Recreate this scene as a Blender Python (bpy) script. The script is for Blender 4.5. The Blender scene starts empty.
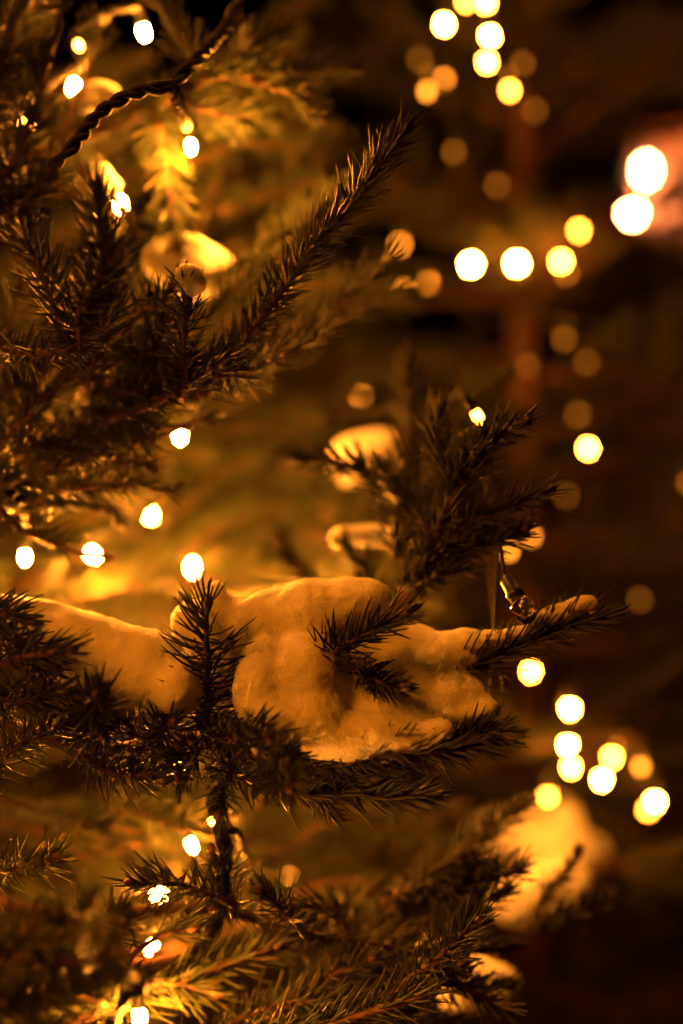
import bpy, math, random
import numpy as np
from mathutils import Vector

rng = np.random.default_rng(7)
random.seed(7)
S = bpy.context.scene
COL = S.collection

# ------------------------------------------------------------------ camera
CAMZ = 1.30
FOC = 0.685
LENS, SENS = 50.0, 36.0
W, H = 683, 1024
cam_d = bpy.data.cameras.new('camera')
cam = bpy.data.objects.new('camera', cam_d)
COL.objects.link(cam)
cam.location = (0, 0, CAMZ)
cam.rotation_euler = (math.radians(90), 0, 0)
cam_d.sensor_fit = 'VERTICAL'
cam_d.sensor_height = SENS
cam_d.sensor_width = 24.0
cam_d.lens = LENS
cam_d.clip_start = 0.02
cam_d.clip_end = 500
cam_d.dof.use_dof = True
cam_d.dof.focus_distance = FOC
cam_d.dof.aperture_fstop = 2.0
cam_d.dof.aperture_blades = 9
cam_d.dof.aperture_rotation = 0.3
S.camera = cam

# ------------------------------------------------------------------ night sky, weak town glow
world = bpy.data.worlds.new('World')
S.world = world
world.use_nodes = True
wn = world.node_tree
bg = wn.nodes['Background']
sky = wn.nodes.new('ShaderNodeTexSky')
sky.sky_type = 'NISHITA'
sky.sun_disc = False
sky.sun_elevation = math.radians(-4)
sky.sun_rotation = math.radians(215)
wn.links.new(sky.outputs[0], bg.inputs['Color'])
bg.inputs['Strength'].default_value = 0.002

sun_d = bpy.data.lights.new('sun', 'SUN')
sun_d.energy = 1.3
sun_d.angle = math.radians(16)
sun_d.color = (1.0, 0.225, 0.006)
sun = bpy.data.objects.new('sun', sun_d)
COL.objects.link(sun)
sun.rotation_euler = Vector((0.70, 0.56, -0.68)).to_track_quat('-Z', 'Y').to_euler()

S.view_settings.view_transform = 'Standard'
S.view_settings.look = 'None'
S.view_settings.exposure = 1.0
S.view_settings.gamma = 1.0
S.render.engine = 'CYCLES'
cy = S.cycles
cy.use_adaptive_sampling = False
cy.use_denoising = True
try:
    cy.denoiser = 'OPENIMAGEDENOISE'
    cy.denoising_input_passes = 'RGB_ALBEDO_NORMAL'
    cy.denoising_prefilter = 'ACCURATE'
except Exception:
    pass
cy.max_bounces = 4
cy.diffuse_bounces = 2
cy.glossy_bounces = 2
cy.transmission_bounces = 4
cy.sample_clamp_indirect = 2.0
cy.caustics_reflective = False
cy.caustics_refractive = False
cy.use_light_tree = True

K = SENS / LENS / H          # metres per pixel at one metre


def P(px, py, d):
    """pixel of the photograph + distance along the view axis -> world point"""
    return np.array([(px - W / 2) * d * K, d, CAMZ + (H / 2 - py) * d * K])


# ------------------------------------------------------------------ materials
def mat(name):
    m = bpy.data.materials.new(name)
    m.use_nodes = True
    nt = m.node_tree
    return m, nt, nt.nodes['Principled BSDF']


def ramp(nt, fac, cols):
    r = nt.nodes.new('ShaderNodeValToRGB')
    e = r.color_ramp.elements
    while len(e) < len(cols):
        e.new(0.5)
    for i, (p, c) in enumerate(cols):
        e[i].position = p
        e[i].color = (*c, 1)
    nt.links.new(fac, r.inputs[0])
    return r.outputs[0]


def noise(nt, scale, detail=4, rough=.6, coord='Object'):
    tc = nt.nodes.new('ShaderNodeTexCoord')
    n = nt.nodes.new('ShaderNodeTexNoise')
    n.inputs['Scale'].default_value = scale
    n.inputs['Detail'].default_value = detail
    n.inputs['Roughness'].default_value = rough
    nt.links.new(tc.outputs[coord], n.inputs['Vector'])
    return n.outputs['Fac']


def bump(nt, bsdf, hgt, strength, dist):
    b = nt.nodes.new('ShaderNodeBump')
    b.inputs['Strength'].default_value = strength
    b.inputs['Distance'].default_value = dist
    nt.links.new(hgt, b.inputs['Height'])
    nt.links.new(b.outputs[0], bsdf.inputs['Normal'])


def needle_mat():
    m, nt, b = mat('spruce_needle')
    g = nt.nodes.new('ShaderNodeNewGeometry')
    c = ramp(nt, g.outputs['Random Per Island'],
             [(0.0, (0.020, 0.030, 0.011)), (0.5, (0.037, 0.052, 0.017)), (0.9, (0.056, 0.070, 0.024)), (1.0, (0.090, 0.065, 0.025))])
    nt.links.new(c, b.inputs['Base Color'])
    b.inputs['Roughness'].default_value = 0.48
    b.inputs['Specular IOR Level'].default_value = 0.2
    tl = nt.nodes.new('ShaderNodeBsdfTranslucent')
    nt.links.new(c, tl.inputs['Color'])
    mx = nt.nodes.new('ShaderNodeMixShader')
    mx.inputs[0].default_value = 0.3
    nt.links.new(b.outputs[0], mx.inputs[1])
    nt.links.new(tl.outputs[0], mx.inputs[2])
    nt.links.new(mx.outputs[0], nt.nodes['Material Output'].inputs['Surface'])
    return m


def bark_mat():
    m, nt, b = mat('spruce_bark')
    f = noise(nt, 260, 5)
    c = ramp(nt, f, [(0.3, (0.035, 0.016, 0.009)), (0.55, (0.085, 0.036, 0.018)), (0.8, (0.15, 0.075, 0.04))])
    nt.links.new(c, b.inputs['Base Color'])
    b.inputs['Roughness'].default_value = 0.75
    bump(nt, b, f, 0.7, 0.0012)
    return m


def snow_mat():
    m, nt, b = mat('snow')
    b.inputs['Base Color'].default_value = (0.86, 0.87, 0.89, 1)
    b.inputs['Roughness'].default_value = 0.55
    b.inputs['Subsurface Weight'].default_value = 0.6
    b.inputs['Subsurface Radius'].default_value = (1.0, 0.85, 0.7)
    b.inputs['Subsurface Scale'].default_value = 0.007
    f1 = noise(nt, 900, 3, .7)
    f2 = noise(nt, 240, 3, .6)
    a = nt.nodes.new('ShaderNodeMath')
    a.operation = 'MULTIPLY_ADD'
    a.inputs[1].default_value = 0.6
    nt.links.new(f2, a.inputs[0])
    nt.links.new(f1, a.inputs[2])
    bump(nt, b, a.outputs[0], 1.0, 0.002)
    # ice crystals: here and there a grain is glassy
    tc = nt.nodes.new('ShaderNodeTexCoord')
    v = nt.nodes.new('ShaderNodeTexVoronoi')
    v.inputs['Scale'].default_value = 700
    nt.links.new(tc.outputs['Object'], v.inputs['Vector'])
    r = ramp(nt, v.outputs['Color'], [(0.0, (.55, .55, .55)), (0.84, (.55, .55, .55)), (0.87, (.12, .12, .12))])
    nt.links.new(r, b.inputs['Roughness'])
    return m


def plain(name, col, rough=.6, metal=0.0, var=0.35, scale=30):
    m, nt, b = mat(name)
    f = noise(nt, scale, 4)
    lo = tuple(c * (1 - var) for c in col)
    hi = tuple(min(1, c * (1 + var)) for c in col)
    nt.links.new(ramp(nt, f, [(0.3, lo), (0.7, hi)]), b.inputs['Base Color'])
    b.inputs['Roughness'].default_value = rough
    b.inputs['Metallic'].default_value = metal
    return m


BULBC = (1.0, 0.275, 0.019)


def glow(name, col, e):
    m, nt, b = mat(name)
    b.inputs['Base Color'].default_value = (0.8, 0.7, 0.5, 1)
    b.inputs['Emission Color'].default_value = (*col, 1)
    b.inputs['Emission Strength'].default_value = e
    return m


def clear_mat():
    m, nt, b = mat('clear_plastic')
    b.inputs['Base Color'].default_value = (1, .97, .9, 1)
    b.inputs['Transmission Weight'].default_value = 1.0
    b.inputs['Roughness'].default_value = 0.02
    b.inputs['IOR'].default_value = 1.45
    return m


def grain_mat():
    m, nt, b = mat('snow_grain')
    b.inputs['Base Color'].default_value = (0.86, 0.87, 0.89, 1)
    b.inputs['Roughness'].default_value = 0.2
    return m


M = dict(grain=grain_mat(), needle=needle_mat(), bark=bark_mat(), snow=snow_mat(),
         cable=plain('dark_green_cable', (0.005, 0.006, 0.004), .9),
         socket=plain('dark_green_socket', (0.012, 0.017, 0.010), .35),
         clear=clear_mat(),
         bud=plain('bud_scale', (0.07, 0.030, 0.016), .55, scale=900))
EB = 420.0
for k, e in dict(sear=15, flare=8, blaze=5, hot=2.5, bright=1.4, soft=.4, mid=0.10, dim=0.013, faint=0.0018, glim=.0008).items():
    M['bulb_' + k] = glow('warm_bulb_' + k, BULBC, EB * e)


# ------------------------------------------------------------------ mesh helpers
class Acc:
    def __init__(s):
        s.v, s.q, s.t, s.n = [], [], [], 0

    def add(s, v, q=None, t=None):
        v = np.asarray(v, float).reshape(-1, 3)
        s.v.append(v)
        if q is not None and len(q):
            s.q.append(np.asarray(q, int).reshape(-1, 4) + s.n)
        if t is not None and len(t):
            s.t.append(np.asarray(t, int).reshape(-1, 3) + s.n)
        s.n += len(v)

    def mesh(s, name, smooth=True):
        v = np.concatenate(s.v) if s.v else np.zeros((0, 3))
        q = np.concatenate(s.q) if s.q else np.zeros((0, 4), int)
        t = np.concatenate(s.t) if s.t else np.zeros((0, 3), int)
        me = bpy.data.meshes.new(name)
        me.vertices.add(len(v))
        me.vertices.foreach_set('co', v.astype(np.float32).ravel())
        nl = q.size + t.size
        me.loops.add(nl)
        me.loops.foreach_set('vertex_index', np.concatenate([q.ravel(), t.ravel()]).astype(np.int32))
        me.polygons.add(len(q) + len(t))
        st = np.concatenate([np.arange(len(q)) * 4, q.size + np.arange(len(t)) * 3]).astype(np.int32)
        me.polygons.foreach_set('loop_start', st)
        me.update(calc_edges=True)
        me.validate()
        if smooth:
            me.polygons.foreach_set('use_smooth', np.ones(len(me.polygons), bool))
        return me

    def build(s, name, m, parent=None, smooth=True, origin=None):
        """links the collected geometry as one object; origin is a world point for a top-level one"""
        if origin is not None:
            for a in s.v:
                a -= np.asarray(origin)
        o = bpy.data.objects.new(name, s.mesh(name, smooth))
        o.data.materials.append(m)
        COL.objects.link(o)
        if origin is not None:
            o.location = origin
        if parent is not None:
            o.parent = parent
        return o


def tag(o, label=None, cat=None, group=None, kind=None):
    for k, v in (('label', label), ('category', cat), ('group', group), ('kind', kind)):
        if v:
            o[k] = v
    return o


def empty(name, loc=(0, 0, 0)):
    o = bpy.data.objects.new(name, None)
    o.empty_display_size = .05
    o.location = loc
    COL.objects.link(o)
    return o


def frames(p):
    t = np.gradient(p, axis=0)
    t /= np.linalg.norm(t, axis=1)[:, None] + 1e-12
    a = np.array([0, 0, 1.0])
    if abs(t[0] @ a) > .9:
        a = np.array([1.0, 0, 0])
    n = np.zeros_like(p)
    u = a - (a @ t[0]) * t[0]
    n[0] = u / np.linalg.norm(u)
    for i in range(1, len(p)):
        u = n[i - 1] - (n[i - 1] @ t[i]) * t[i]
        n[i] = u / (np.linalg.norm(u) + 1e-12)
    return t, n, np.cross(t, n)


def tube(acc, p, r, sides=6):
    p = np.asarray(p, float)
    r = np.broadcast_to(r, (len(p),))
    t, n, b = frames(p)
    a = np.arange(sides) * 2 * math.pi / sides
    ring = n[:, None, :] * np.cos(a)[None, :, None] + b[:, None, :] * np.sin(a)[None, :, None]
    v = (p[:, None, :] + ring * r[:, None, None]).reshape(-1, 3)
    i, j = np.meshgrid(np.arange(len(p) - 1), np.arange(sides), indexing='ij')
    j2 = (j + 1) % sides
    q = np.stack([i * sides + j, i * sides + j2, (i + 1) * sides + j2, (i + 1) * sides + j], -1).reshape(-1, 4)
    m = len(v)
    v = np.concatenate([v, p[:1], p[-1:]])
    k = np.arange(sides)
    k2 = (k + 1) % sides
    t0 = np.stack([np.full(sides, m), k2, k], -1)
    t1 = np.stack([np.full(sides, m + 1), (len(p) - 1) * sides + k, (len(p) - 1) * sides + k2], -1)
    acc.add(v, q, np.concatenate([t0, t1]))


def lathe(acc, base, axis, prof, sides=12):
    """prof: (height, radius) pairs along axis from base"""
    base, axis = np.asarray(base, float), np.asarray(axis, float)
    axis = axis / np.linalg.norm(axis)
    p = np.array([base + axis * h for h, _ in prof])
    a = np.array([0, 1.0, 0]) if abs(axis[1]) < .8 else np.array([1.0, 0, 0])
    u = np.cross(axis, a)
    u /= np.linalg.norm(u)
    w = np.cross(axis, u)
    ang = np.arange(sides) * 2 * math.pi / sides
    ring = u[None] * np.cos(ang)[:, None] + w[None] * np.sin(ang)[:, None]
    v = np.concatenate([p[i] + ring * prof[i][1] for i in range(len(prof))])
    q = []
    for i in range(len(prof) - 1):
        for j in range(sides):
            j2 = (j + 1) % sides
            q.append((i * sides + j, i * sides + j2, (i + 1) * sides + j2, (i + 1) * sides + j))
    acc.add(v, q)
    # caps
    t = []
    vv = np.concatenate([[p[0]], p[0] + ring * prof[0][1], [p[-1]], p[-1] + ring * prof[-1][1]])
    for j in range(sides):
        j2 = (j + 1) % sides
        t.append((0, 1 + j2, 1 + j))
        t.append((sides + 1, sides + 2 + j, sides + 2 + j2))
    acc.add(vv, None, t)


def box(acc, lo, hi):
    lo, hi = np.asarray(lo, float), np.asarray(hi, float)
    v = [[(lo, hi)[i][0], (lo, hi)[j][1], (lo, hi)[k][2]] for i in (0, 1) for j in (0, 1) for k in (0, 1)]
    acc.add(v, [(0, 1, 3, 2), (4, 6, 7, 5), (0, 4, 5, 1), (2, 3, 7, 6), (0, 2, 6, 4), (1, 5, 7, 3)])


def smooth_path(cp, step):
    """Catmull-Rom through control points, resampled to an even step"""
    cp = np.asarray(cp, float)
    if len(cp) == 2:
        n = max(3, int(np.linalg.norm(cp[1] - cp[0]) / step))
        return cp[0] + (cp[1] - cp[0]) * np.linspace(0, 1, n)[:, None]
    e = np.concatenate([[2 * cp[0] - cp[1]], cp, [2 * cp[-1] - cp[-2]]])
    out = []
    for i in range(1, len(e) - 2):
        u = np.linspace(0, 1, 24, endpoint=False)[:, None]
        a, b, c, d = e[i - 1], e[i], e[i + 1], e[i + 2]
        out.append(.5 * (2 * b + (c - a) * u + (2 * a - 5 * b + 4 * c - d) * u ** 2 + (3 * b - a - 3 * c + d) * u ** 3))
    p = np.concatenate(out + [cp[-1:]])
    s = np.concatenate([[0], np.cumsum(np.linalg.norm(np.diff(p, axis=0), axis=1))])
    n = max(4, int(s[-1] / step))
    x = np.linspace(0, s[-1], n)
    return np.stack([np.interp(x, s, p[:, k]) for k in range(3)], -1)


CLEAR = []     # bulbs that hang on the outside of the foliage: (point, radius, reach)


def needles(acc, path, dens, length, rad, res=2, a0=62, a1=24, upbias=.25, start=0.0, prune=True):
    """spruce needles round a shoot; dens per metre"""
    t, n, b = frames(path)
    seg = np.concatenate([[0], np.cumsum(np.linalg.norm(np.diff(path, axis=0), axis=1))])
    L = seg[-1]
    k = max(4, int(dens * 1.25 * L * (1 - start)))
    s = (start + (1 - start) * (np.arange(k) + rng.random(k) * .8) / k) * L
    s = np.clip(s, 0, L)
    f = s / L
    base = np.stack([np.interp(s, seg, path[:, c]) for c in range(3)], -1)

    def lerp(a):
        r = np.stack([np.interp(s, seg, a[:, c]) for c in range(3)], -1)
        return r / np.linalg.norm(r, axis=1)[:, None]
    T, N, B = lerp(t), lerp(n), lerp(b)
    phi = np.arange(k) * 2.39996 + rng.normal(0, .35, k)
    rd = N * np.cos(phi)[:, None] + B * np.sin(phi)[:, None]
    rd = rd + np.array([0, 0, upbias])
    rd -= (rd * T).sum(1)[:, None] * T
    rd /= np.linalg.norm(rd, axis=1)[:, None] + 1e-9
    tipf = np.clip((s - (L - .022)) / .022, 0, 1)
    ang = np.radians(a0 + (a1 - a0) * (0.25 * f + .75 * tipf) + rng.normal(0, 11, k))
    d = T * np.cos(ang)[:, None] + rd * np.sin(ang)[:, None]
    ln = length * rng.uniform(.66, 1.14, k) * (1 - .3 * tipf) * np.clip(.7 + f * 4, 0, 1)
    if prune and CLEAR:
        mid = base + d * (ln * .5)[:, None]
        keep = np.ones(k, bool)
        o = np.array([0, 0, CAMZ])
        for c, rr, reach in CLEAR:
            ray = (c - o) / np.linalg.norm(c - o)
            w = mid - o
            al = w @ ray
            dist = np.linalg.norm(w - al[:, None] * ray, axis=1)
            dd = np.linalg.norm(c - o)
            keep &= ~((dist < rr) & (al < dd + rr) & (al > dd - reach))
        base, d, ln, T, rd = base[keep], d[keep], ln[keep], T[keep], rd[keep]
        k = len(base)
        if not k:
            return
    # curve: bends forward along the shoot
    cv = (T * .20 + np.array([0, 0, .06]) + rng.normal(0, .05, (k, 3))) * ln[:, None]
    sx = np.cross(d, T)
    sx /= np.linalg.norm(sx, axis=1)[:, None] + 1e-9
    sy = np.cross(d, sx)
    us = {1: (0, .6, 1), 2: (0, .5, .9, 1)}[res]
    rs = {1: (.85, 1.0, 0), 2: (.75, 1.0, .62, 0)}[res]
    sides = 3 if res == 1 else 4
    an = np.arange(sides) * 2 * math.pi / sides
    V = []
    rr = rad * rng.uniform(.85, 1.15, k)
    for u, r in zip(us[:-1], rs[:-1]):
        c = base + d * (ln * u)[:, None] + cv * u * u
        for aa in an:
            V.append(c + (sx * math.cos(aa) * 1.15 + sy * math.sin(aa) * .85) * (rr * r)[:, None])
    V.append(base + d * ln[:, None] + cv)
    V = np.stack(V, 1)
    m = V.shape[1]
    q, tr = [], []
    for i in range(len(us) - 2):
        for j in range(sides):
            j2 = (j + 1) % sides
            q.append((i * sides + j, i * sides + j2, (i + 1) * sides + j2, (i + 1) * sides + j))
    i = len(us) - 2
    for j in range(sides):
        tr.append((i * sides + j, i * sides + (j + 1) % sides, m - 1))
    off = (np.arange(k) * m)[:, None, None]
    acc.add(V.reshape(-1, 3), (np.array(q)[None] + off).reshape(-1, 4), (np.array(tr)[None] + off).reshape(-1, 3))


def wobble(p, amp):
    p = p.copy()
    n = len(p)
    x = np.linspace(0, 1, n)
    for c in range(3):
        for f in (1.7, 3.9, 7.3):
            p[:, c] += amp / f * np.sin(x * f * 3 + rng.random() * 6.28) * np.minimum(x * 4, 1)
    return p


# ------------------------------------------------------------------ snow volumes (implicit lumps -> surface)
def value_noise(x, freq, seed):
    g = np.random.default_rng(seed).random((32, 32, 32))
    u = x * freq
    i = np.floor(u).astype(int)
    f = u - i
    f = f * f * (3 - 2 * f)
    i %= 32
    j = (i + 1) % 32
    r = 0
    for a in (0, 1):
        for b in (0, 1):
            for c in (0, 1):
                w = (f[..., 0] if a else 1 - f[..., 0]) * (f[..., 1] if b else 1 - f[..., 1]) * (f[..., 2] if c else 1 - f[..., 2])
                r = r + w * g[(j if a else i)[..., 0], (j if b else i)[..., 1], (j if c else i)[..., 2]]
    return r - .5


def surface_nets(F, org, h):
    ins = F < 0
    nx, ny, nz = F.shape
    cnt = np.zeros((nx - 1, ny - 1, nz - 1), int)
    corner = [(a, b, c) for a in (0, 1) for b in (0, 1) for c in (0, 1)]
    sl = lambda a, b, c: (slice(a, nx - 1 + a), slice(b, ny - 1 + b), slice(c, nz - 1 + c))
    for c in corner:
        cnt += ins[sl(*c)]
    act = (cnt > 0) & (cnt < 8)
    idx = -np.ones(act.shape, int)
    A = np.argwhere(act)
    idx[act] = np.arange(len(A))
    sm = np.zeros((len(A), 3))
    nn = np.zeros(len(A))
    for c in corner:
        for ax in range(3):
            if c[ax]:
                continue
            e = list(c)
            e[ax] = 1
            f0 = F[tuple((A + c).T)]
            f1 = F[tuple((A + e).T)]
            x = (f0 < 0) != (f1 < 0)
            tt = np.where(x, f0 / np.where(x, f0 - f1, 1), 0)
            pt = np.tile(np.array(c, float), (len(A), 1))
            pt[:, ax] += tt
            sm += pt * x[:, None]
            nn += x
    V = (A + sm / nn[:, None]) * h + org
    Q = []
    for ax in range(3):
        u, w = (ax + 1) % 3, (ax + 2) % 3
        a = [slice(None)] * 3
        b = [slice(None)] * 3
        a[ax], b[ax] = slice(0, -1), slice(1, None)
        ch = ins[tuple(a)] != ins[tuple(b)]
        E = np.argwhere(ch)
        E = E[(E[:, u] > 0) & (E[:, w] > 0) & (E[:, u] < F.shape[u] - 1) & (E[:, w] < F.shape[w] - 1)]
        s0 = ins[tuple(E.T)]
        du, dw = np.eye(3, dtype=int)[u], np.eye(3, dtype=int)[w]
        c = [idx[tuple((E - du - dw).T)], idx[tuple((E - dw).T)], idx[tuple(E.T)], idx[tuple((E - du).T)]]
        q = np.stack(c, -1)
        q[~s0] = q[~s0][:, ::-1]
        Q.append(q)
    return V, np.concatenate(Q)


def snow_clump(blobs, h, k, label, amp=.0022, seed=1, group=None):
    """blobs: (px, py, d, rx, ry, rz) with radii in millimetres; smooth union, dented and lumpy"""
    C = np.array([P(*b[:3]) for b in blobs])
    R = np.array([b[3:6] for b in blobs]) / 1000
    lo = (C - R).min(0) - .012
    hi = (C + R).max(0) + .012
    n = np.ceil((hi - lo) / h).astype(int) + 1
    g = np.stack(np.meshgrid(*[lo[i] + np.arange(n[i]) * h for i in range(3)], indexing='ij'), -1)
    F = None
    for c, r in zip(C, R):
        q = (g - c) / r
        l = np.linalg.norm(q, axis=-1)
        l2 = np.linalg.norm(q / r, axis=-1) + 1e-9
        f = l * (l - 1) / l2
        if F is None:
            F = f
        else:
            hh = np.clip(.5 + .5 * (F - f) / k, 0, 1)
            F = F * (1 - hh) + f * hh - k * hh * (1 - hh)
    F = F + amp * 1.8 * value_noise(g, 38, seed) - amp * 1.3 * np.abs(value_noise(g, 58, seed + 1)) + amp * .4 * value_noise(g, 150, seed + 2)
    if h < .0019:
        F = F + .0006 * value_noise(g, 330, seed + 3) + .0012 * value_noise(g, 680, seed + 4)
    V, Q = surface_nets(F, lo, h)
    a = Acc()
    a.add(V, Q)
    o = a.build('snow_clump', M['snow'], origin=C.mean(0))
    if h < .0019:
        # loose grains and crumbs lying on the surface
        gr = np.random.default_rng(seed + 50)
        n = int(len(V) * .16)
        pos = V[gr.integers(0, len(V), n)] - C.mean(0) + gr.normal(0, .0004, (n, 3))
        sz = .00038 + .0010 * gr.random(n) ** 4
        oc = np.array([[1, 0, 0], [-1, 0, 0], [0, 1, 0], [0, -1, 0], [0, 0, 1], [0, 0, -1]], float)
        vv = pos[:, None, :] + (oc[None] + gr.normal(0, .28, (n, 6, 3))) * sz[:, None, None]
        ft = np.array([(0, 2, 4), (2, 1, 4), (1, 3, 4), (3, 0, 4), (2, 0, 5), (1, 2, 5), (3, 1, 5), (0, 3, 5)])
        ga_ = Acc()
        ga_.add(vv.reshape(-1, 3), None, (ft[None] + (np.arange(n) * 6)[:, None, None]).reshape(-1, 3))
        tag(ga_.build('snow_grains', M['grain'], o, smooth=False), kind='stuff')
    return tag(o, label, 'snow', group)


# ------------------------------------------------------------------ light strings
def bulb(string, p, down, level, dia=.0047, long=.0075, socket=True):
    """one socket hanging from the cable (part) with its glowing lens (sub-part); p is the middle of the lens"""
    p = np.asarray(p, float)
    dn = np.asarray(down, float)
    dn = dn / np.linalg.norm(dn)
    r = dia / 2
    top = p - dn * (long / 2)
    a = Acc()
    sl = dia * 2.6
    lathe(a, top - dn * sl, dn, [(0, r * .55), (sl * .1, r * .9), (sl * .35, r * 1.0), (sl * .38, r * 1.25), (sl * .5, r * 1.25), (sl * .53, r * 1.05), (sl * .92, r * 1.12), (sl, r * .9)], 12)
    so = a.build('bulb_socket', M['socket'], string)
    a = Acc()
    lathe(a, top, dn, [(0, r * .85), (long * .15, r), (long * .6, r), (long * .85, r * .75), (long * .97, r * .35), (long, r * .05)], 12)
    bo = a.build('bulb', M['bulb_' + level], so)
    return top - dn * sl


def cable(string, pts, r=.0014, step=.0025, twist=True):
    p = smooth_path(pts, step)
    a = Acc()
    if twist:
        t, n, b = frames(p)
        s = np.cumsum(step / .024 * 2 * math.pi * (1 + .45 * np.sin(np.arange(len(p)) * step * 61) + .2 * np.sin(np.arange(len(p)) * step * 173)))
        for ph in (0, math.pi):
            o = (n * np.cos(s + ph)[:, None] + b * np.sin(s + ph)[:, None]) * r * .95
            tube(a, p + o, r, 6)
    else:
        tube(a, p, r, 6)
    return a.build('cable', M['cable'], string)


# ================================================================== STRUCTURE
def ground():
    m, nt, b = mat('trodden_snow_and_paving')
    f = noise(nt, .9, 6, .62)
    c = ramp(nt, f, [(0.45, (0.022, 0.021, 0.020)), (0.58, (0.05, 0.048, 0.046)), (0.66, (0.30, 0.30, 0.31))])
    nt.links.new(c, b.inputs['Base Color'])
    b.inputs['Roughness'].default_value = .5
    bump(nt, b, noise(nt, 14, 5), .5, .02)
    a = Acc()
    n = 60
    x = np.sign(np.linspace(-1, 1, n)) * np.abs(np.linspace(-1, 1, n)) ** 2.2 * 150
    X, Y = np.meshgrid(x, x, indexing='ij')
    Z = .02 * np.sin(X * 1.3) * np.cos(Y * 1.7) * (np.hypot(X, Y) < 20)
    i, j = np.meshgrid(np.arange(n - 1), np.arange(n - 1), indexing='ij')
    q = np.stack([i * n + j, (i + 1) * n + j, (i + 1) * n + j + 1, i * n + j + 1], -1).reshape(-1, 4)
    a.add(np.stack([X, Y, Z], -1), q)
    o = a.build('ground', m)
    tag(o, 'trodden snow and dark paving underfoot', None, None, 'structure')


ground()

# ------------------------------------------------------------------ bulbs of the near string: (px, py, distance, level, down)
DN = (0, 0, -1)
T1B = [
    (144, 33, .89, 'bright', (.2, .1, -1)), (79, 46, .80, 'mid', (.3, -.6, -.6)), (73, 87, .87, 'bright', (-.4, 0, -1)),
    (27, 124, .78, 'mid', (1, .2, -.3)), (191, 148, .805, 'hot', (.1, -.3, -1)), (120, 205, .95, 'bright', (.3, 0, -1)),
    (180, 436, .93, 'bright', (.05, 0, -1)), (150, 515, 1.12, 'soft', (.5, .1, -1)), (93, 555, .98, 'blaze', (.6, -.3, -.6)),
    (25, 558, .85, 'hot', (0, 0, -1)), (194, 568, 1.18, 'hot', (0, 0, -1)), (300, 612, .93, 'hot', (0, 0, -1)), (240, 615, 1.02, 'hot', (0, .6, -1)), (335, 600, 1.12, 'hot', (.3, .8, -.2)),  # last three are added, hidden behind the snow to light the interior
    (192, 846, .80, 'bright', (.5, -.2, -1)), (214, 822, .722, 'mid', (-.6, -.5, .4)), (160, 897, 1.0, 'blaze', (.4, 0, -1)),
    (151, 948, .79, 'bright', (-.4, -.2, -.6)), (140, 1019, .61, 'bright', (.1, -.1, -1)), (290, 878, 1.10, 'mid', (.4, 0, -1)),
    (180, 768, .80, 'mid', (1, 0, -.3)), (478, 417, .785, 'mid', (.6, .2, -1)),
]
# string carried on round the near side, unseen; added to light the snow
T1OUT = [(-130, 250, .60), (-95, 480, .55), (-150, 690, .58), (-110, 900, .56), (60, -90, .66), (250, -150, .74), (-200, 90, .75),
         (-260, 380, .85), (-240, 800, .8), (60, 1130, .6), (-60, 1180, .7)]
# bulbs of the far tree's string
T2B = [
    (444, 25, 1.95, 'bright'), (466, 2, 1.98, 'mid'), (486, 3, 1.98, 'soft'), (490, 37, 1.97, 'bright'), (487, 63, 1.95, 'soft'),
    (510, 91, 1.98, 'mid'), (427, 92, 1.98, 'dim'), (444, 80, 2.2, 'dim'), (471, 265, 2.35, 'hot'), (517, 264, 2.4, 'hot'),
    (561, 262, 2.25, 'soft'), (579, 231, 2.25, 'mid'), (566, 272, 2.55, 'dim'), (405, 292, 2.5, 'dim'), (428, 284, 2.45, 'faint'),
    (361, 396, 2.3, 'dim'), (588, 449, 2.05, 'soft'), (509, 551, 2.0, 'dim'), (531, 536, 2.2, 'dim'), (566, 496, 2.6, 'faint'),
    (578, 415, 2.6, 'faint'), (531, 672, 1.95, 'soft'), (570, 709, 2.0, 'bright'), (568, 746, 1.95, 'bright'), (571, 768, 1.95, 'soft'),
    (602, 780, 2.0, 'bright'), (612, 758, 2.05, 'soft'), (614, 748, 2.1, 'dim'), (641, 767, 2.0, 'dim'), (655, 802, 2.05, 'bright'),
    (648, 810, 2.2, 'mid'), (548, 797, 2.0, 'mid'), (400, 245, 2.4, 'dim'), (420, 60, 2.5, 'faint'), (497, 186, 2.5, 'faint'),
    (470, 430, 2.5, 'faint'), (640, 600, 2.5, 'faint'),
]
T2S = .62
T2B = [(a, b, c * T2S, l) for a, b, c, l in T2B]
for px, py, d, lv, dn in T1B:
    if lv != 'mid' and (px, py) not in ((191, 148), (160, 897), (120, 205), (140, 1019)):
        CLEAR.append((P(px, py, d), .013, .5))
for px, py, d, lv in T2B:
    CLEAR.append((P(px, py, d), .030, .34))
CLEAR += [(P(646, 171, 2.62), .03, 1.7), (P(632, 211, 2.62), .03, 1.7), (P(160, 897, 1.0), .016, .22)]
# nothing grows over the top of the snow heap at the lower right
CLEAR += [(P(x, y, 1.33), .036, .38) for x in (490, 525, 560, 592) for y in (800, 832, 862)]

# ------------------------------------------------------------------ the near spruce
TR1 = np.array([-.43, 1.08, 0.0])
TR2 = np.array([.235, 1.76, 0.0])


def trunk_part(tree, base, height, r0):
    z = np.linspace(-.03, height, 40)
    p = np.stack([base[0] + .012 * np.sin(z * 3), base[1] + .01 * np.cos(z * 2.3), z], -1)
    a = Acc()
    tube(a, p, r0 * (1 - .93 * np.clip(z / height, 0, 1)), 14)
    return a.build('trunk', M['bark'], tree)


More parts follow.
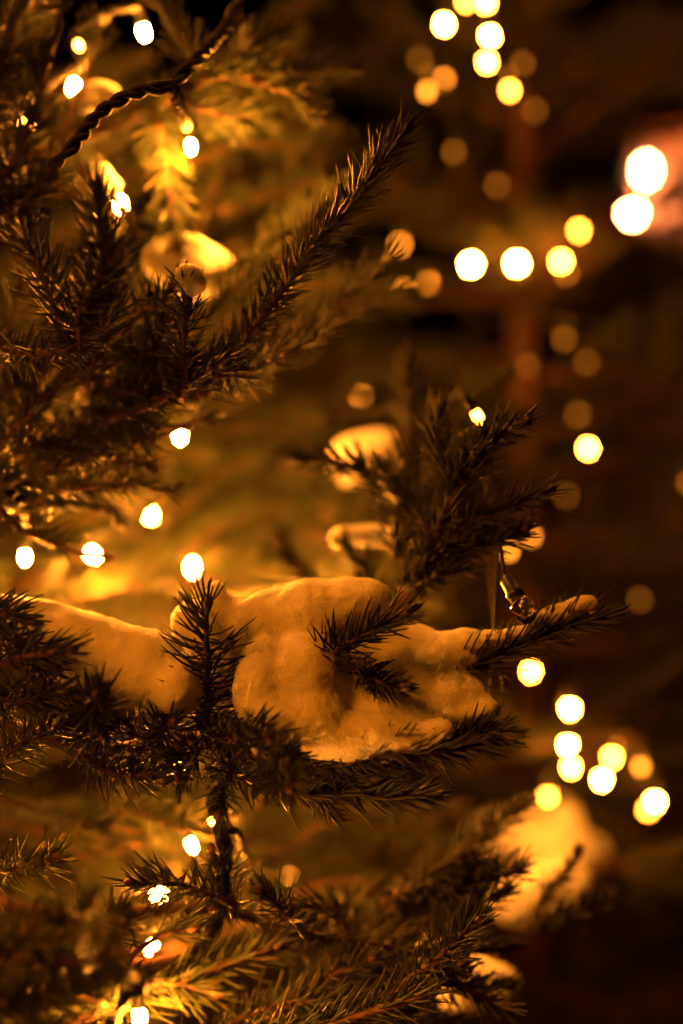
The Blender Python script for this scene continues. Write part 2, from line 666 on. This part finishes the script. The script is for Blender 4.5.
def auto_branch(tree, base, z, az, length, rise, ntw, dens, nlen, nrad, res, twl=.4, r0=.007):
    """a whole branch grown from the trunk: stem with alternating side twigs, and its needles"""
    st = np.array([base[0], base[1], z])
    dr = np.array([math.cos(az), math.sin(az), 0])
    u = np.linspace(0, 1, 12)
    p = st + dr * (u * length)[:, None] + np.array([0, 0, 1]) * (length * ((rise + rng.uniform(-.18, .22)) * u - .28 * u * u + .16 * u ** 4))[:, None]
    p = wobble(smooth_path(p, .012), .012)
    bark, nd = Acc(), Acc()
    tube(bark, p, np.linspace(r0, .0013, len(p)), 6)
    needles(nd, p, dens, nlen, nrad, res, start=.25)
    for i in range(ntw):
        f = .18 + .8 * (i + rng.random() * .5) / ntw
        k = int(f * (len(p) - 1))
        k = min(k, len(p) - 2)
        t = p[k + 1] - p[k]
        t /= np.linalg.norm(t)
        side = np.cross(t, [0, 0, 1]) * (1 if i % 2 else -1)
        side /= np.linalg.norm(side) + 1e-9
        dv = t * .75 + side * .8 + np.array([0, 0, rng.uniform(-.45, .6)])
        dv /= np.linalg.norm(dv)
        L = length * twl * (1.05 - f) * rng.uniform(.75, 1.2) + .03
        q = p[k] + dv * (np.linspace(0, L, 7))[:, None] + (t * .12 + np.array([0, 0, .08])) * (np.linspace(0, 1, 7) ** 2 * L)[:, None]
        q = smooth_path(q, .012)
        tube(bark, q, np.linspace(.0022, .001, len(q)), 5)
        needles(nd, q, dens, nlen, nrad, res, start=.05)
    bo = bark.build('branch', M['bark'], tree)
    no = nd.build('needles', M['needle'], bo)
    tag(no, kind='stuff')
    return p


T1 = empty('spruce_tree', TR1)
tag(T1, 'near spruce filling the left side, in-focus snowy branches hung with warm fairy lights', 'tree')


bpy.context.view_layer.update()


def stem(tree, cps, r0, r1, name='branch', nd=None, amp=.003, budtip=True, dens=1400, nlen=.020, nrad=.00064, res=2,
         a0=62, a1=24, start=0.0, upbias=.25, raw=False):
    p = np.array(cps, float) if raw else np.array([P(*c) for c in cps])
    p = wobble(smooth_path(p, .005), amp)
    a = Acc()
    tube(a, p, np.linspace(r0, r1, len(p)), 7)
    o = a.build(name, M['bark'], tree)
    n = Acc()
    needles(n, p, dens, nlen, nrad, res, a0, a1, upbias, start)
    no = n.build('needles', M['needle'], o)
    tag(no, kind='stuff')
    if budtip:
        t = p[-1] - p[-2]
        b = Acc()
        lathe(b, p[-1] - t / np.linalg.norm(t) * .001, t, [(0, .0014), (.0015, .0023), (.0035, .0024), (.0055, .0016), (.007, .0004)], 8)
        b.build('bud', M['bud'], o)
    return p


trunk_part(T1, TR1, 2.55, .045)


def at1(z):
    return (TR1[0], TR1[1], z)


def px_branch(z, *pts, r0=.0075, r1=.002, start=.3, dens=1100, **k):
    return stem(T1, [at1(z)] + [P(*c) for c in pts], r0, r1, 'branch', start=start, raw=True, dens=dens, **k)


# limbs that run from the trunk (left of the frame) to the right
px_branch(1.13, (-120, 690, .88), (0, 722, .76), (110, 748, .72), (205, 735, .70), (270, 757, .695), (340, 772, .69), (430, 748, .69), (500, 738, .685), start=.45)
px_branch(1.10, (0, 660, 1.0), (190, 690, .90), (330, 670, .82), (405, 590, .765), (450, 500, .74), (502, 424, .73), r0=.007, start=.55)
px_branch(1.33, (-60, 430, .9), (60, 425, .79), (150, 405, .73), (228, 358, .705), r0=.006, start=.5, budtip=False)
px_branch(1.38, (-100, 330, .85), (0, 350, .73), (70, 345, .68), (103, 300, .665), r0=.006, start=.5)
px_branch(1.55, (-80, 190, .95), (50, 150, .88), (150, 112, .835), (205, 82, .815), (345, 74, .82), r0=.006, start=.55)
px_branch(1.02, (-80, 880, .92), (60, 915, .80), (200, 912, .74), (300, 935, .745), (400, 955, .75), (460, 955, .77), (510, 950, .775), r0=.007, start=.5, nlen=.015)
px_branch(.93, (-40, 1060, .85), (150, 1060, .72), (300, 1030, .70), (430, 992, .69), r0=.006, start=.4)
px_branch(.98, (-200, 1000, .75), (-40, 1050, .66), (130, 1000, .645), (270, 950, .64), r0=.005, start=.5, dens=1200)
px_branch(1.16, (-180, 700, .8), (-60, 690, .69), (20, 660, .655), (70, 650, .645), r0=.005, start=.5)
px_branch(1.66, (-60, 60, .9), (60, -20, .85), (150, -60, .82), (200, -110, .8), r0=.005, start=.5)
px_branch(1.00, (120, 960, 1.02), (330, 880, .93), (400, 925, .85), (440, 900, .80), (470, 858, .77), r0=.006, start=.5, nlen=.016)

# single shoots: control points, needle length mm, needles per metre, spread at base / tip
TW = [
    # in focus, over the snow
    ([(205, 730, .690), (206, 690, .686), (208, 640, .683), (212, 606, .681)], 24, 2300, 84, 46),
    ([(318, 672, .692), (340, 652, .680), (372, 634, .674), (402, 614, .670)], 19, 1700, 64, 20),
    ([(352, 668, .700), (372, 676, .684), (390, 686, .672), (400, 692, .666)], 14, 2100, 50, 25),
    ([(440, 672, .715), (480, 662, .705), (540, 640, .708), (606, 616, .715)], 20, 1700, 60, 20),
    ([(420, 745, .690), (455, 740, .682), (490, 735, .675), (512, 734, .668)], 17, 1700, 60, 20),
    ([(205, 768, .695), (280, 788, .688), (350, 792, .684), (432, 797, .680)], 17, 1700, 62, 20),
    ([(300, 765, .69), (360, 762, .672), (420, 752, .664), (470, 745, .66)], 17, 1600, 60, 22),
    ([(200, 735, .692), (235, 738, .665), (262, 742, .640), (272, 742, .625)], 19, 1600, 62, 24),
    ([(268, 755, .69), (278, 768, .665), (284, 778, .640), (287, 783, .618)], 19, 1700, 66, 30),
    ([(200, 745, .695), (185, 765, .675), (178, 782, .655)], 18, 1500, 62, 30),
    ([(235, 760, .69), (225, 790, .672), (215, 808, .662)], 17, 1400, 62, 30),
    ([(110, 748, .72), (90, 720, .69), (92, 706, .655), (95, 698, .63)], 18, 1500, 62, 30),
    ([(150, 742, .71), (165, 734, .685), (172, 724, .665)], 16, 1500, 62, 28),
    ([(-40, 785, .70), (10, 752, .690), (50, 735, .684), (80, 718, .680)], 22, 1700, 66, 30),
    ([(-30, 640, .70), (10, 640, .680), (40, 660, .672), (55, 668, .668)], 18, 1500, 60, 28),
    ([(-30, 610, .69), (0, 612, .665), (28, 622, .655)], 18, 1500, 60, 28),
    ([(-20, 700, .69), (20, 700, .668), (62, 690, .655)], 19, 1400, 62, 28),
    ([(80, 752, .71), (120, 775, .69), (165, 778, .672)], 18, 1500, 62, 28),
    ([(150, 745, .70), (120, 722, .69), (100, 735, .668)], 18, 1500, 62, 28),
    ([(270, 760, .692), (310, 790, .70), (340, 815, .71)], 17, 1300, 62, 28),
    # lower left
    ([(240, 905, .725), (200, 892, .705), (160, 885, .692), (132, 880, .684)], 20, 1300, 68, 32),
    ([(-40, 880, .73), (0, 872, .70), (40, 862, .685), (58, 858, .675)], 19, 1400, 62, 28),
    ([(225, 905, .73), (222, 870, .72), (214, 850, .705)], 17, 1100, 60, 28),
    ([(60, 915, .80), (90, 930, .70), (120, 925, .62)], 20, 1100, 62, 28),
    ([(330, 940, .745), (290, 920, .72), (262, 895, .70)], 18, 1200, 62, 28),
    ([(360, 948, .75), (330, 910, .74), (300, 905, .73)], 18, 1200, 62, 28),
    ([(-60, 1000, .70), (0, 960, .66), (40, 950, .64)], 20, 1200, 62, 28),
    ([(100, 1010, .65), (160, 985, .635), (215, 990, .63)], 22, 1100, 60, 28),
    ([(90, 1020, .66), (130, 960, .65), (190, 930, .65)], 22, 1100, 60, 28),
    # lower right
    ([(430, 905, 0.865), (455, 865, 0.840), (488, 830, 0.820), (522, 808, 0.810)], 16, 1700, 58, 22),
    ([(540, 905, 0.827), (556, 888, 0.822), (568, 868, 0.817), (576, 852, 0.813)], 11, 1300, 58, 22),
    ([(520, 930, 0.830), (560, 915, 0.820), (592, 906, 0.810), (610, 900, 0.800)], 13, 1800, 60, 22),
    ([(380, 990, 0.805), (430, 970, 0.785), (470, 985, 0.770), (508, 987, 0.760)], 14, 1700, 60, 22),
    ([(340, 940, 0.800), (380, 920, 0.805), (420, 890, 0.800), (440, 880, 0.795)], 16, 1600, 60, 24),
    ([(250, 1030, 0.750), (320, 985, 0.740), (370, 960, 0.730)], 17, 1500, 62, 28),
    ([(200, 1050, 0.750), (260, 1010, 0.735), (330, 1000, 0.725), (400, 1010, 0.735)], 17, 1500, 62, 28),
    ([(350, 1020, 0.750), (400, 1030, 0.755), (450, 1020, 0.750)], 17, 1500, 62, 28),
    ([(300, 935, 0.795), (350, 905, 0.790), (385, 890, 0.795)], 17, 1500, 62, 28),
    # middle right group
    ([(405, 590, 0.755), (440, 545, 0.743), (490, 512, 0.733), (552, 490, 0.727)], 16, 2156, 60, 20),
    ([(450, 500, 0.739), (470, 455, 0.733), (500, 432, 0.723), (520, 424, 0.715)], 16, 2731, 60, 30),
    ([(395, 560, 0.779), (402, 480, 0.803), (408, 420, 0.811), (412, 362, 0.819)], 17, 2156, 60, 24),
    ([(400, 560, 0.787), (430, 480, 0.811), (470, 410, 0.819), (506, 374, 0.827)], 17, 1868, 60, 24),
    ([(402, 520, 0.787), (370, 478, 0.787), (330, 462, 0.779), (292, 457, 0.771)], 16, 2156, 58, 24),
    ([(420, 560, 0.751), (450, 560, 0.743), (490, 545, 0.739), (520, 530, 0.735)], 15, 2300, 60, 24),
    ([(400, 590, 0.755), (430, 580, 0.743), (470, 570, 0.735)], 15, 2300, 60, 24),
    ([(380, 610, 0.779), (360, 570, 0.787), (345, 545, 0.795)], 16, 2156, 60, 24),
    ([(430, 530, 0.747), (400, 500, 0.755), (385, 470, 0.755)], 16, 2156, 60, 24),
    ([(455, 490, 0.739), (440, 450, 0.747), (440, 410, 0.751)], 16, 2012, 60, 24),
    ([(390, 600, 0.779), (340, 600, 0.819), (300, 570, 0.835), (280, 540, 0.835)], 16, 1868, 60, 24),
    # upper shoot in front of the dark gap
    ([(190, 400, .74), (250, 335, .725), (325, 232, .706), (404, 130, .712)], 18, 1900, 60, 20),
    ([(160, 402, .73), (190, 340, .80), (250, 270, .82), (335, 190, .83)], 20, 1400, 60, 22),
    ([(200, 395, .73), (260, 360, .78), (320, 320, .80), (385, 262, .80)], 19, 1400, 60, 22),
    ([(215, 375, .71), (250, 375, .735), (300, 345, .75), (330, 325, .755)], 18, 1200, 60, 24),
    # upper left
    ([(150, 112, 0.832), (162, 130, 0.827), (166, 180, 0.824), (176, 240, 0.822)], 21, 2040, 60, 28),
    ([(175, 95, 0.822), (230, 60, 0.812), (280, 30, 0.812)], 20, 1560, 60, 24),
    ([(205, 82, 0.812), (190, 50, 0.802), (165, 10, 0.802), (150, -20, 0.802)], 19, 1560, 60, 24),
    ([(250, 80, 0.812), (290, 95, 0.802), (318, 112, 0.797)], 19, 1680, 60, 24),
    ([(180, 100, 0.827), (225, 115, 0.822), (275, 125, 0.822)], 19, 1560, 62, 24),
    ([(104, 330, .66), (102, 270, .648), (100, 205, .642), (99, 195, .64)], 21, 1500, 62, 26),
    ([(70, 345, .68), (50, 290, .66), (25, 230, .65), (5, 180, .64)], 20, 1300, 60, 26),
    ([(80, 345, .68), (84, 300, .65), (118, 250, .63)], 19, 1400, 60, 26),
    ([(180, 400, .72), (186, 350, .70), (188, 310, .688), (186, 285, .68)], 16, 1300, 64, 34),
    ([(-40, 250, .68), (0, 180, .62), (30, 110, .60), (48, 60, .60)], 21, 1400, 60, 26),
    ([(-50, 160, .68), (-10, 90, .62), (15, 30, .60), (40, -20, .59)], 20, 1400, 60, 26),
    ([(-30, 220, .68), (20, 200, .63), (55, 170, .61)], 20, 1300, 60, 26),
    ([(50, 150, .87), (80, 90, .84), (100, 30, .83)], 20, 1300, 60, 26),
    ([(50, 150, .87), (110, 190, .84), (140, 240, .83)], 20, 1300, 60, 26),
]
for cp, nl, dn, a0, a1 in TW:
    stem(T1, cp, .0021, .0011, 'twig', dens=dn, nlen=nl / 1000, a0=a0, a1=a1, amp=.0025)


# shaded thicket at the left, under the upper shoots, and below the snow
def thicket(n, x0, x1, y0, y1, d0, d1, ang, spread, L, nl=19, dens=1300):
    for _ in range(n):
        x, y, d = rng.uniform(x0, x1), rng.uniform(y0, y1), rng.uniform(d0, d1)
        a = math.radians(ang + rng.uniform(-spread, spread))
        l = L * rng.uniform(.7, 1.2)
        dx, dy = math.cos(a) * l, -math.sin(a) * l
        dz = rng.uniform(-.05, .02)
        stem(T1, [(x, y, d), (x + dx * .5, y + dy * .5 + rng.uniform(-8, 8), d + dz * .5), (x + dx, y + dy, d + dz)], .002, .001, 'twig',
             dens=dens, nlen=nl / 1000, amp=.003)


thicket(15, -40, 120, 360, 480, .75, .86, 35, 60, 110)
thicket(8, 60, 180, 330, 420, .74, .82, 20, 60, 90)
thicket(6, -40, 60, 430, 520, .74, .80, 0, 40, 110)
thicket(9, -40, 120, 770, 860, .80, .92, -5, 45, 110)
thicket(8, -70, 30, 930, 1040, .57, .62, 10, 40, 110)
thicket(8, 240, 430, 900, 1040, .72, .80, 15, 50, 110)
thicket(5, 380, 470, 880, 960, .76, .82, 20, 40, 90)

# soft depth of the tree behind the snow
def deep(n, x0, x1, y0, y1, d0, d1, L, dens=1150):
    for _ in range(n):
        x, y, d = rng.uniform(x0, x1), rng.uniform(y0, y1), rng.uniform(d0, d1)
        a = math.radians(rng.uniform(-35, 75))
        l = L * rng.uniform(.7, 1.3) / d
        dx, dy = math.cos(a) * l, -math.sin(a) * l
        stem(T1, [(x, y, d), (x + dx * .5, y + dy * .5 + rng.uniform(-10, 10), d - .02), (x + dx, y + dy, d - .05)], .0022, .001, 'twig',
             dens=dens, nlen=.021, nrad=.0008, res=1, amp=.004, budtip=False)


deep(34, 60, 330, 430, 640, 1.02, 1.30, 120)
deep(16, 130, 330, 770, 930, .95, 1.15, 120)
deep(16, 130, 300, 40, 340, .95, 1.15, 110)
deep(10, 300, 420, 540, 620, 1.0, 1.2, 110)

rng = np.random.default_rng(21)
# the rest of the tree, behind and beside
ga = 0
for i in range(44):
    z = .35 + 2.0 * i / 44
    ga += 2.39996
    az = ga % (2 * math.pi)
    Rz = .74 * (1 - z / 2.75)
    dx = math.cos(az) * Rz
    dy = math.sin(az) * Rz
    tip = TR1 + np.array([dx, dy, 0])
    if .8 < z < 1.85 and tip[1] < 1.0 and tip[0] > -.40:
        continue
    auto_branch(T1, TR1, z, az, Rz, .25, 11, 900, .019, .0008, 1)
for z, az, L in ((1.24, -.12, .52), (1.16, .12, .50), (1.30, .02, .46), (1.38, -.25, .42), (1.20, -.30, .45), (1.06, -.10, .55), (.96, .06, .62),
                 (1.48, -.05, .40), (1.58, .1, .36), (1.42, .25, .42), (.90, -.15, .62), (1.1, .3, .55)):
    auto_branch(T1, TR1, z, az, L, .22, 12, 900, .019, .0008, 1)

# ------------------------------------------------------------------ near light string
LS1 = empty('fairy_light_string', TR1)
tag(LS1, 'dark twisted cable with warm bulbs wound through the near spruce at left', 'string lights')
tops = {}
for px, py, d, lv, dn in T1B:
    tops[(px, py)] = bulb(LS1, P(px, py, d), dn, {'blaze': 'sear', 'hot': 'sear', 'bright': 'flare', 'soft': 'hot'}.get(lv, lv))
for px, py, d in T1OUT:
    tops[(px, py)] = bulb(LS1, P(px, py, d), DN, 'soft')
Q = P
cable(LS1, [Q(-120, 235, .64), Q(-20, 205, .665), Q(35, 180, .675), Q(70, 150, .685), Q(100, 113, .695), Q(135, 93, .70), Q(168, 86, .71), Q(182, 74, .72), Q(198, 58, .73), Q(230, 20, .78), Q(260, -60, .8), tops[(250, -150)]], r=.0020)
cable(LS1, [Q(172, 86, .71), Q(177, 98, .72), Q(181, 112, .75), Q(186, 125, .80), tops[(191, 148)]], r=.0019)
cable(LS1, [Q(-140, 540, .8), Q(-40, 522, .78), Q(20, 508, .79), Q(70, 502, .80), Q(108, 508, .81), Q(126, 524, .84), Q(150, 500, .98), Q(185, 420, 1.03), Q(130, 300, 1.0), tops[(120, 205)]], r=.0025)
cable(LS1, [Q(24, 508, .80), tops[(25, 558)]], r=.0013, twist=False)
cable(LS1, [Q(212, 800, .722), Q(219, 825, .724), Q(224, 850, .724), Q(221, 885, .726), Q(214, 925, .735), Q(190, 960, .74), Q(150, 990, .68), tops[(140, 1019)]], r=.0026)
cable(LS1, [Q(212, 800, .722), Q(205, 770, .76), Q(190, 740, .86), Q(190, 650, 1.0), tops[(194, 568)], Q(150, 530, 1.05), tops[(93, 555)]], r=.0014)
cable(LS1, [tops[(144, 33)], Q(110, 10, .82), tops[(79, 46)], tops[(73, 87)], tops[(27, 124)], Q(-60, 160, .72), tops[(-130, 250)], tops[(-95, 480)], tops[(-150, 690)], tops[(-110, 900)]], r=.0014)
cable(LS1, [tops[(192, 846)], Q(205, 830, .74), tops[(214, 822)], Q(250, 860, .85), tops[(290, 878)]], r=.0012)
cable(LS1, [tops[(151, 948)], Q(140, 925, .78), tops[(160, 897)]], r=.0012)
cable(LS1, [Q(505, 690, .73), Q(490, 560, .83), Q(488, 480, .84), tops[(478, 417)], Q(440, 400, .92), Q(300, 420, 1.05), tops[(180, 436)]], r=.0008)
cable(LS1, [tops[(-110, 900)], tops[(-60, 1180)], tops[(60, 1130)], tops[(140, 1019)]], r=.0014)


def spare_bulb(px, py, d, dn, label):
    """unlit clear bulb cap catching the lights"""
    a = Acc()
    r = .0062
    p = P(px, py, d)
    lathe(a, p, dn, [(-.007, r * .5), (-.005, r * .9), (-.001, r), (.003, r * .92), (.006, r * .65), (.0078, r * .2)], 9)
    so = Acc()
    dn = np.asarray(dn, float) / np.linalg.norm(dn)
    lathe(so, p - dn * .022, dn, [(0, .002), (.003, .0036), (.010, .0038), (.0105, .0046), (.013, .0046), (.0135, .004), (.0165, .0036)], 12)
    so = so.build('bulb_socket', M['socket'], LS1)
    a.build('bulb_cap', M['clear'], so, smooth=False)
    cable(LS1, [p - dn * .022, p - dn * .035 + np.array([.004, .01, .006]), P(px - 30, py + 20, d + .05), P(px - 34, py + 80, d + .05)], r=.0009, twist=False)


spare_bulb(524, 610, .70, (.3, -.5, -.6), '')

# ------------------------------------------------------------------ snow on the near spruce
snow_clump([  # left bank
    (-40, 622, .735, 30, 26, 15), (20, 628, .725, 30, 26, 16), (75, 645, .715, 28, 25, 17), (122, 660, .708, 24, 24, 18), (150, 672, .70, 18, 22, 20), (178, 690, .685, 12, 17, 13), (130, 690, .69, 16, 14, 12),
], .0014, .007, 'long smooth snow bank lying on the branch at the left edge', seed=3)
snow_clump([
    (213, 645, .715, 13, 14, 26), (217, 602, .712, 5.5, 6, 11), (190, 622, .715, 9, 10, 12), (230, 672, .712, 14, 14, 20), (232, 618, .715, 8, 9, 9),
    (270, 632, .715, 20, 22, 20), (312, 618, .715, 24, 24, 19), (350, 606, .715, 18, 20, 14), (374, 598, .715, 9, 12, 7),
    (262, 685, .69, 13, 20, 24), (280, 728, .675, 13, 18, 13), (308, 680, .69, 19, 22, 22), (318, 722, .678, 15, 18, 16), (345, 738, .678, 18, 17, 10),
    (378, 730, .676, 18, 17, 9), (410, 734, .675, 14, 14, 6.5), (266, 742, .672, 7, 10, 6), (440, 730, .668, 7, 7, 5), (345, 690, .70, 18, 18, 18),
    (378, 660, .715, 22, 20, 17), (412, 676, .708, 24, 20, 16), (447, 694, .70, 19, 18, 11), (478, 708, .692, 11, 12, 6), (405, 644, .718, 15, 16, 10),
    (440, 652, .718, 16, 14, 9), (465, 648, .714, 12, 11, 8), (395, 708, .695, 28, 18, 13), (440, 715, .69, 20, 14, 8),
], .0014, .0055, 'large thick snow pile in the middle with twigs poking out', seed=11)
snow_clump([(492, 640, .712, 10, 9, 5), (520, 632, .713, 8, 7, 3.6), (545, 620, .714, 9, 8, 4.5), (562, 613, .714, 9, 8, 5), (583, 605, .716, 8, 7, 4.2)], .0013, .004,
           'thin snow strip along the twig pointing right', amp=.001, seed=21)
snow_clump([(188, 264, .84, 21, 18, 18), (165, 260, .84, 14, 13, 12), (212, 270, .84, 14, 12, 11), (196, 280, .84, 17, 14, 10)], .002, .008, 'rounded brightly lit snow cap below the upper left bulb', seed=31)
snow_clump([(188, 278, .682, 7, 7, 7), (194, 284, .682, 6, 6, 5)], .0012, .004, 'small snow ball on the tip of an upright twig', amp=.001, seed=35)
snow_clump([(96, 97, .86, 14, 13, 9), (82, 102, .86, 9, 9, 6)], .002, .006, 'snow cap behind the cable near the top left corner', seed=41)
snow_clump([(104, 172, .80, 5, 6, 6), (110, 184, .80, 6, 6, 5), (98, 184, .80, 5, 5, 4)], .002, .006, 'small lit snow lump under the looping cable', seed=45)
snow_clump([(360, 452, 1.02, 20, 18, 14), (382, 444, 1.02, 14, 14, 10), (350, 468, 1.02, 15, 15, 13)], .002, .012, 'blurred bright snow lump behind the middle right shoots', amp=.001, seed=51)
snow_clump([(342, 538, .84, 8, 9, 5.5), (362, 535, .84, 12, 10, 5), (385, 536, .84, 12, 9, 4.5), (402, 540, .84, 8, 8, 4)], .0018, .007, 'flat narrow snow strip above the large snow pile', amp=.0008, seed=55)
snow_clump([(480, 975, .86, 18, 14, 10), (500, 985, .86, 14, 12, 9), (465, 995, .86, 16, 12, 12)], .0022, .008, 'dim snow lump at the bottom below the lower right twigs', seed=61)
snow_clump([(465, 955, .9, 18, 16, 8), (440, 945, .9, 16, 14, 6)], .0022, .008, 'dim flat snow between the bottom right twigs', seed=63)
snow_clump([(540, 890, 1.02, 30, 24, 18), (520, 905, 1.02, 24, 20, 14), (565, 885, 1.02, 20, 16, 12)], .0025, .01, 'dim blurred snow lump below the brightly lit snow at right', seed=65)

# ------------------------------------------------------------------ the far spruce
rng = np.random.default_rng(33)
T2 = empty('spruce_tree', TR2)
tag(T2, 'blurred far spruce at right covered with round spots of light', 'tree')
trunk_part(T2, TR2, 3.05, .032)
ga = 1.1
for i in range(100):
    z = .30 + 2.6 * (i / 100) ** .95
    ga += 2.39996
    Rz = .74 * (1 - z / 3.2)
    auto_branch(T2, TR2, z, ga % (2 * math.pi), Rz * rng.uniform(.88, 1.08), .22, 12, 620, .021, .0011, 1, r0=.009)
for z, tx, ty, tz in ((1.0, 545, 885, 1.24), (.95, 480, 900, 1.30), (.94, 620, 885, 1.30)):
    e = P(tx, ty, tz)
    dv = e - np.array([TR2[0], TR2[1], e[2]])
    auto_branch(T2, TR2, z, math.atan2(dv[1], dv[0]), np.linalg.norm(dv[:2]) + .06, .25, 14, 620, .021, .0011, 1, r0=.009)

hid = np.random.default_rng(5)  # added bulbs: faint ones stand for needle and droplet glints, hot ones light foliage
for k in range(46):
    z = hid.uniform(.75, 2.2)
    a = hid.uniform(math.pi, 2 * math.pi)
    rr = .74 * (1 - z / 3.2) * hid.uniform(.45, 1.0)
    p = TR2 + np.array([math.cos(a) * rr, math.sin(a) * rr, z])
    px_, py_ = W / 2 + p[0] / p[1] / K, H / 2 - (p[2] - CAMZ) / p[1] / K
    if px_ < 365 or (px_ > 600 and py_ < 300):
        continue
    T2B.append((px_, py_, p[1], 'hot' if rr < .16 else ('faint' if k % 3 else 'glim')))
LS2 = empty('fairy_light_string', TR2)
tag(LS2, 'string of warm bulbs on the far spruce, blurred into glowing discs', 'string lights')
tp = []
for px, py, d, lv in T2B:
    tp.append(bulb(LS2, P(px, py, d), DN, {'hot': 'blaze'}.get(lv, lv), dia=.0062, long=.0075))
tp.sort(key=lambda q: -q[2])


def wind(pts):
    """cable that follows the outside of the tree from bulb to bulb"""
    out = []
    for a, b in zip(pts[:-1], pts[1:]):
        out.append(a)
        m = (a + b) / 2
        r = m[:2] - TR2[:2]
        m = m.copy()
        m[:2] += r / (np.linalg.norm(r) + 1e-6) * -.06
        m[2] -= .02
        out.append(m)
    return out + [pts[-1]]


cable(LS2, wind(tp), r=.0013, step=.03, twist=False)

snow_clump([(518, 846, 1.37, 46, 36, 28), (550, 822, 1.39, 33, 28, 25), (580, 852, 1.40, 28, 26, 19), (492, 828, 1.39, 26, 24, 14), (540, 872, 1.35, 38, 28, 18)], .004, .02,
           'big glowing snow heap at lower right beside the cluster of lights', amp=.002, seed=71)

# ------------------------------------------------------------------ market stall behind, at the right
ST = empty('market_stall', (1.5, 3.4, 0))
tag(ST, 'dark wooden market stall with red valance lit by two lamps', 'stall')
wood = plain('dark_stained_wood', (0.022, 0.013, 0.008), .6, scale=8)
redc = plain('red_valance_cloth', (0.60, 0.12, 0.10), .8, scale=5, var=.2)
pinkc = plain('pale_valance_cloth', (0.62, 0.28, 0.24), .8, scale=5, var=.2)
X0, X1, Y0, Y1 = .68, 2.6, 2.98, 4.3


def part(name, m, lo, hi, parent=ST):
    a = Acc()
    box(a, lo, hi)
    o = a.build(name, m, parent, smooth=False)
    bv = o.modifiers.new('bevel', 'BEVEL')
    bv.width = .006
    bv.segments = 2
    return o


for x in (X0, X1 - .1):
    for y in (Y0, Y1 - .1):
        part('post', wood, (x, y, 0), (x + .1, y + .1, 2.0))
nb = 7
for i in range(nb):
    z = .03 + i * .12
    part('counter_board', wood, (X0 + .12, Y0 + .01 + .004 * (i % 2), z), (X1 - .12, Y0 + .04 + .004 * (i % 2), z + .113))
part('counter_top', wood, (X0 - .05, Y0 - .18, .90), (X1 + .05, Y0 + .45, .94))
for i in range(14):
    z = .05 + i * .14
    part('back_board', wood, (X0 + .12, Y1 - .06 + .005 * (i % 2), z), (X1 - .12, Y1 - .03 + .005 * (i % 2), z + .13))
for i in range(12):
    y = Y0 - .33 + i * .17
    zc = 2.06 + (.38 * (1 - abs(y + .08 - 3.67) / 1.05))
    a = Acc()
    box(a, (X0 - .3, y, zc), (X1 + .3, y + .18, zc + .03))
    a.build('roof_board', wood, ST, smooth=False)
for i in range(9):
    x = X0 - .12 + i * .245
    a = Acc()
    n = 13
    u = np.linspace(0, 1, n)
    top = np.stack([x + u * .235, np.full(n, Y0 - .29) + .012 * np.sin(u * 9), np.full(n, 2.03)], -1)
    bot = top.copy()
    bot[:, 2] = 1.86 - .06 * np.sin(u * math.pi) ** .6
    fb = [top, bot, bot + [0, .006, 0], top + [0, .006, 0]]
    V = np.concatenate(fb)
    q = []
    for k in range(4):
        for j in range(n - 1):
            q.append((k * n + j, k * n + j + 1, ((k + 1) % 4) * n + j + 1, ((k + 1) % 4) * n + j))
    a.add(V, q)
    a.build('valance_scallop', redc if i % 2 else pinkc, ST)

lampm = glow('stall_lamp', (1.0, .48, .14), 210)
for px, py, lab in ((646, 171, 'upper of the two white-hot lamps hanging at the stall'), (632, 211, 'lower of the two white-hot lamps hanging at the stall')):
    p = P(px, py, 2.62)
    r = empty('hanging_lamp', tuple(p))
    a = Acc()
    lathe(a, (0, 0, .014), (0, 0, -1), [(0, .004), (.006, .006), (.014, .007), (.022, .0055), (.027, .002)], 14)
    a.build('lamp_bulb', lampm, r)
    a = Acc()
    lathe(a, (0, 0, .045), (0, 0, -1), [(0, .004), (.006, .008), (.031, .009)], 12)
    a.build('lamp_socket', M['socket'], r)
    a = Acc()
    tube(a, [(0, 0, .043), (0, .02, .1), (.0, .06, 2.06 - p[2])], .004, 6)
    a.build('lamp_cord', M['cable'], r)
    tag(r, lab, 'lamp', 'lamps at the stall')

# ------------------------------------------------------------------ children of the trees and strings: meshes are in world space
bpy.context.view_layer.update()
for o in COL.objects:
    if o.parent is not None and o.parent.parent is None and o.parent.type == 'EMPTY' and o.parent.name.split('.')[0] in ('spruce_tree', 'fairy_light_string', 'market_stall'):
        o.matrix_parent_inverse = o.parent.matrix_world.inverted()
print('tris', sum(len(m.polygons) for m in bpy.data.meshes), 'objects', len(bpy.data.objects))
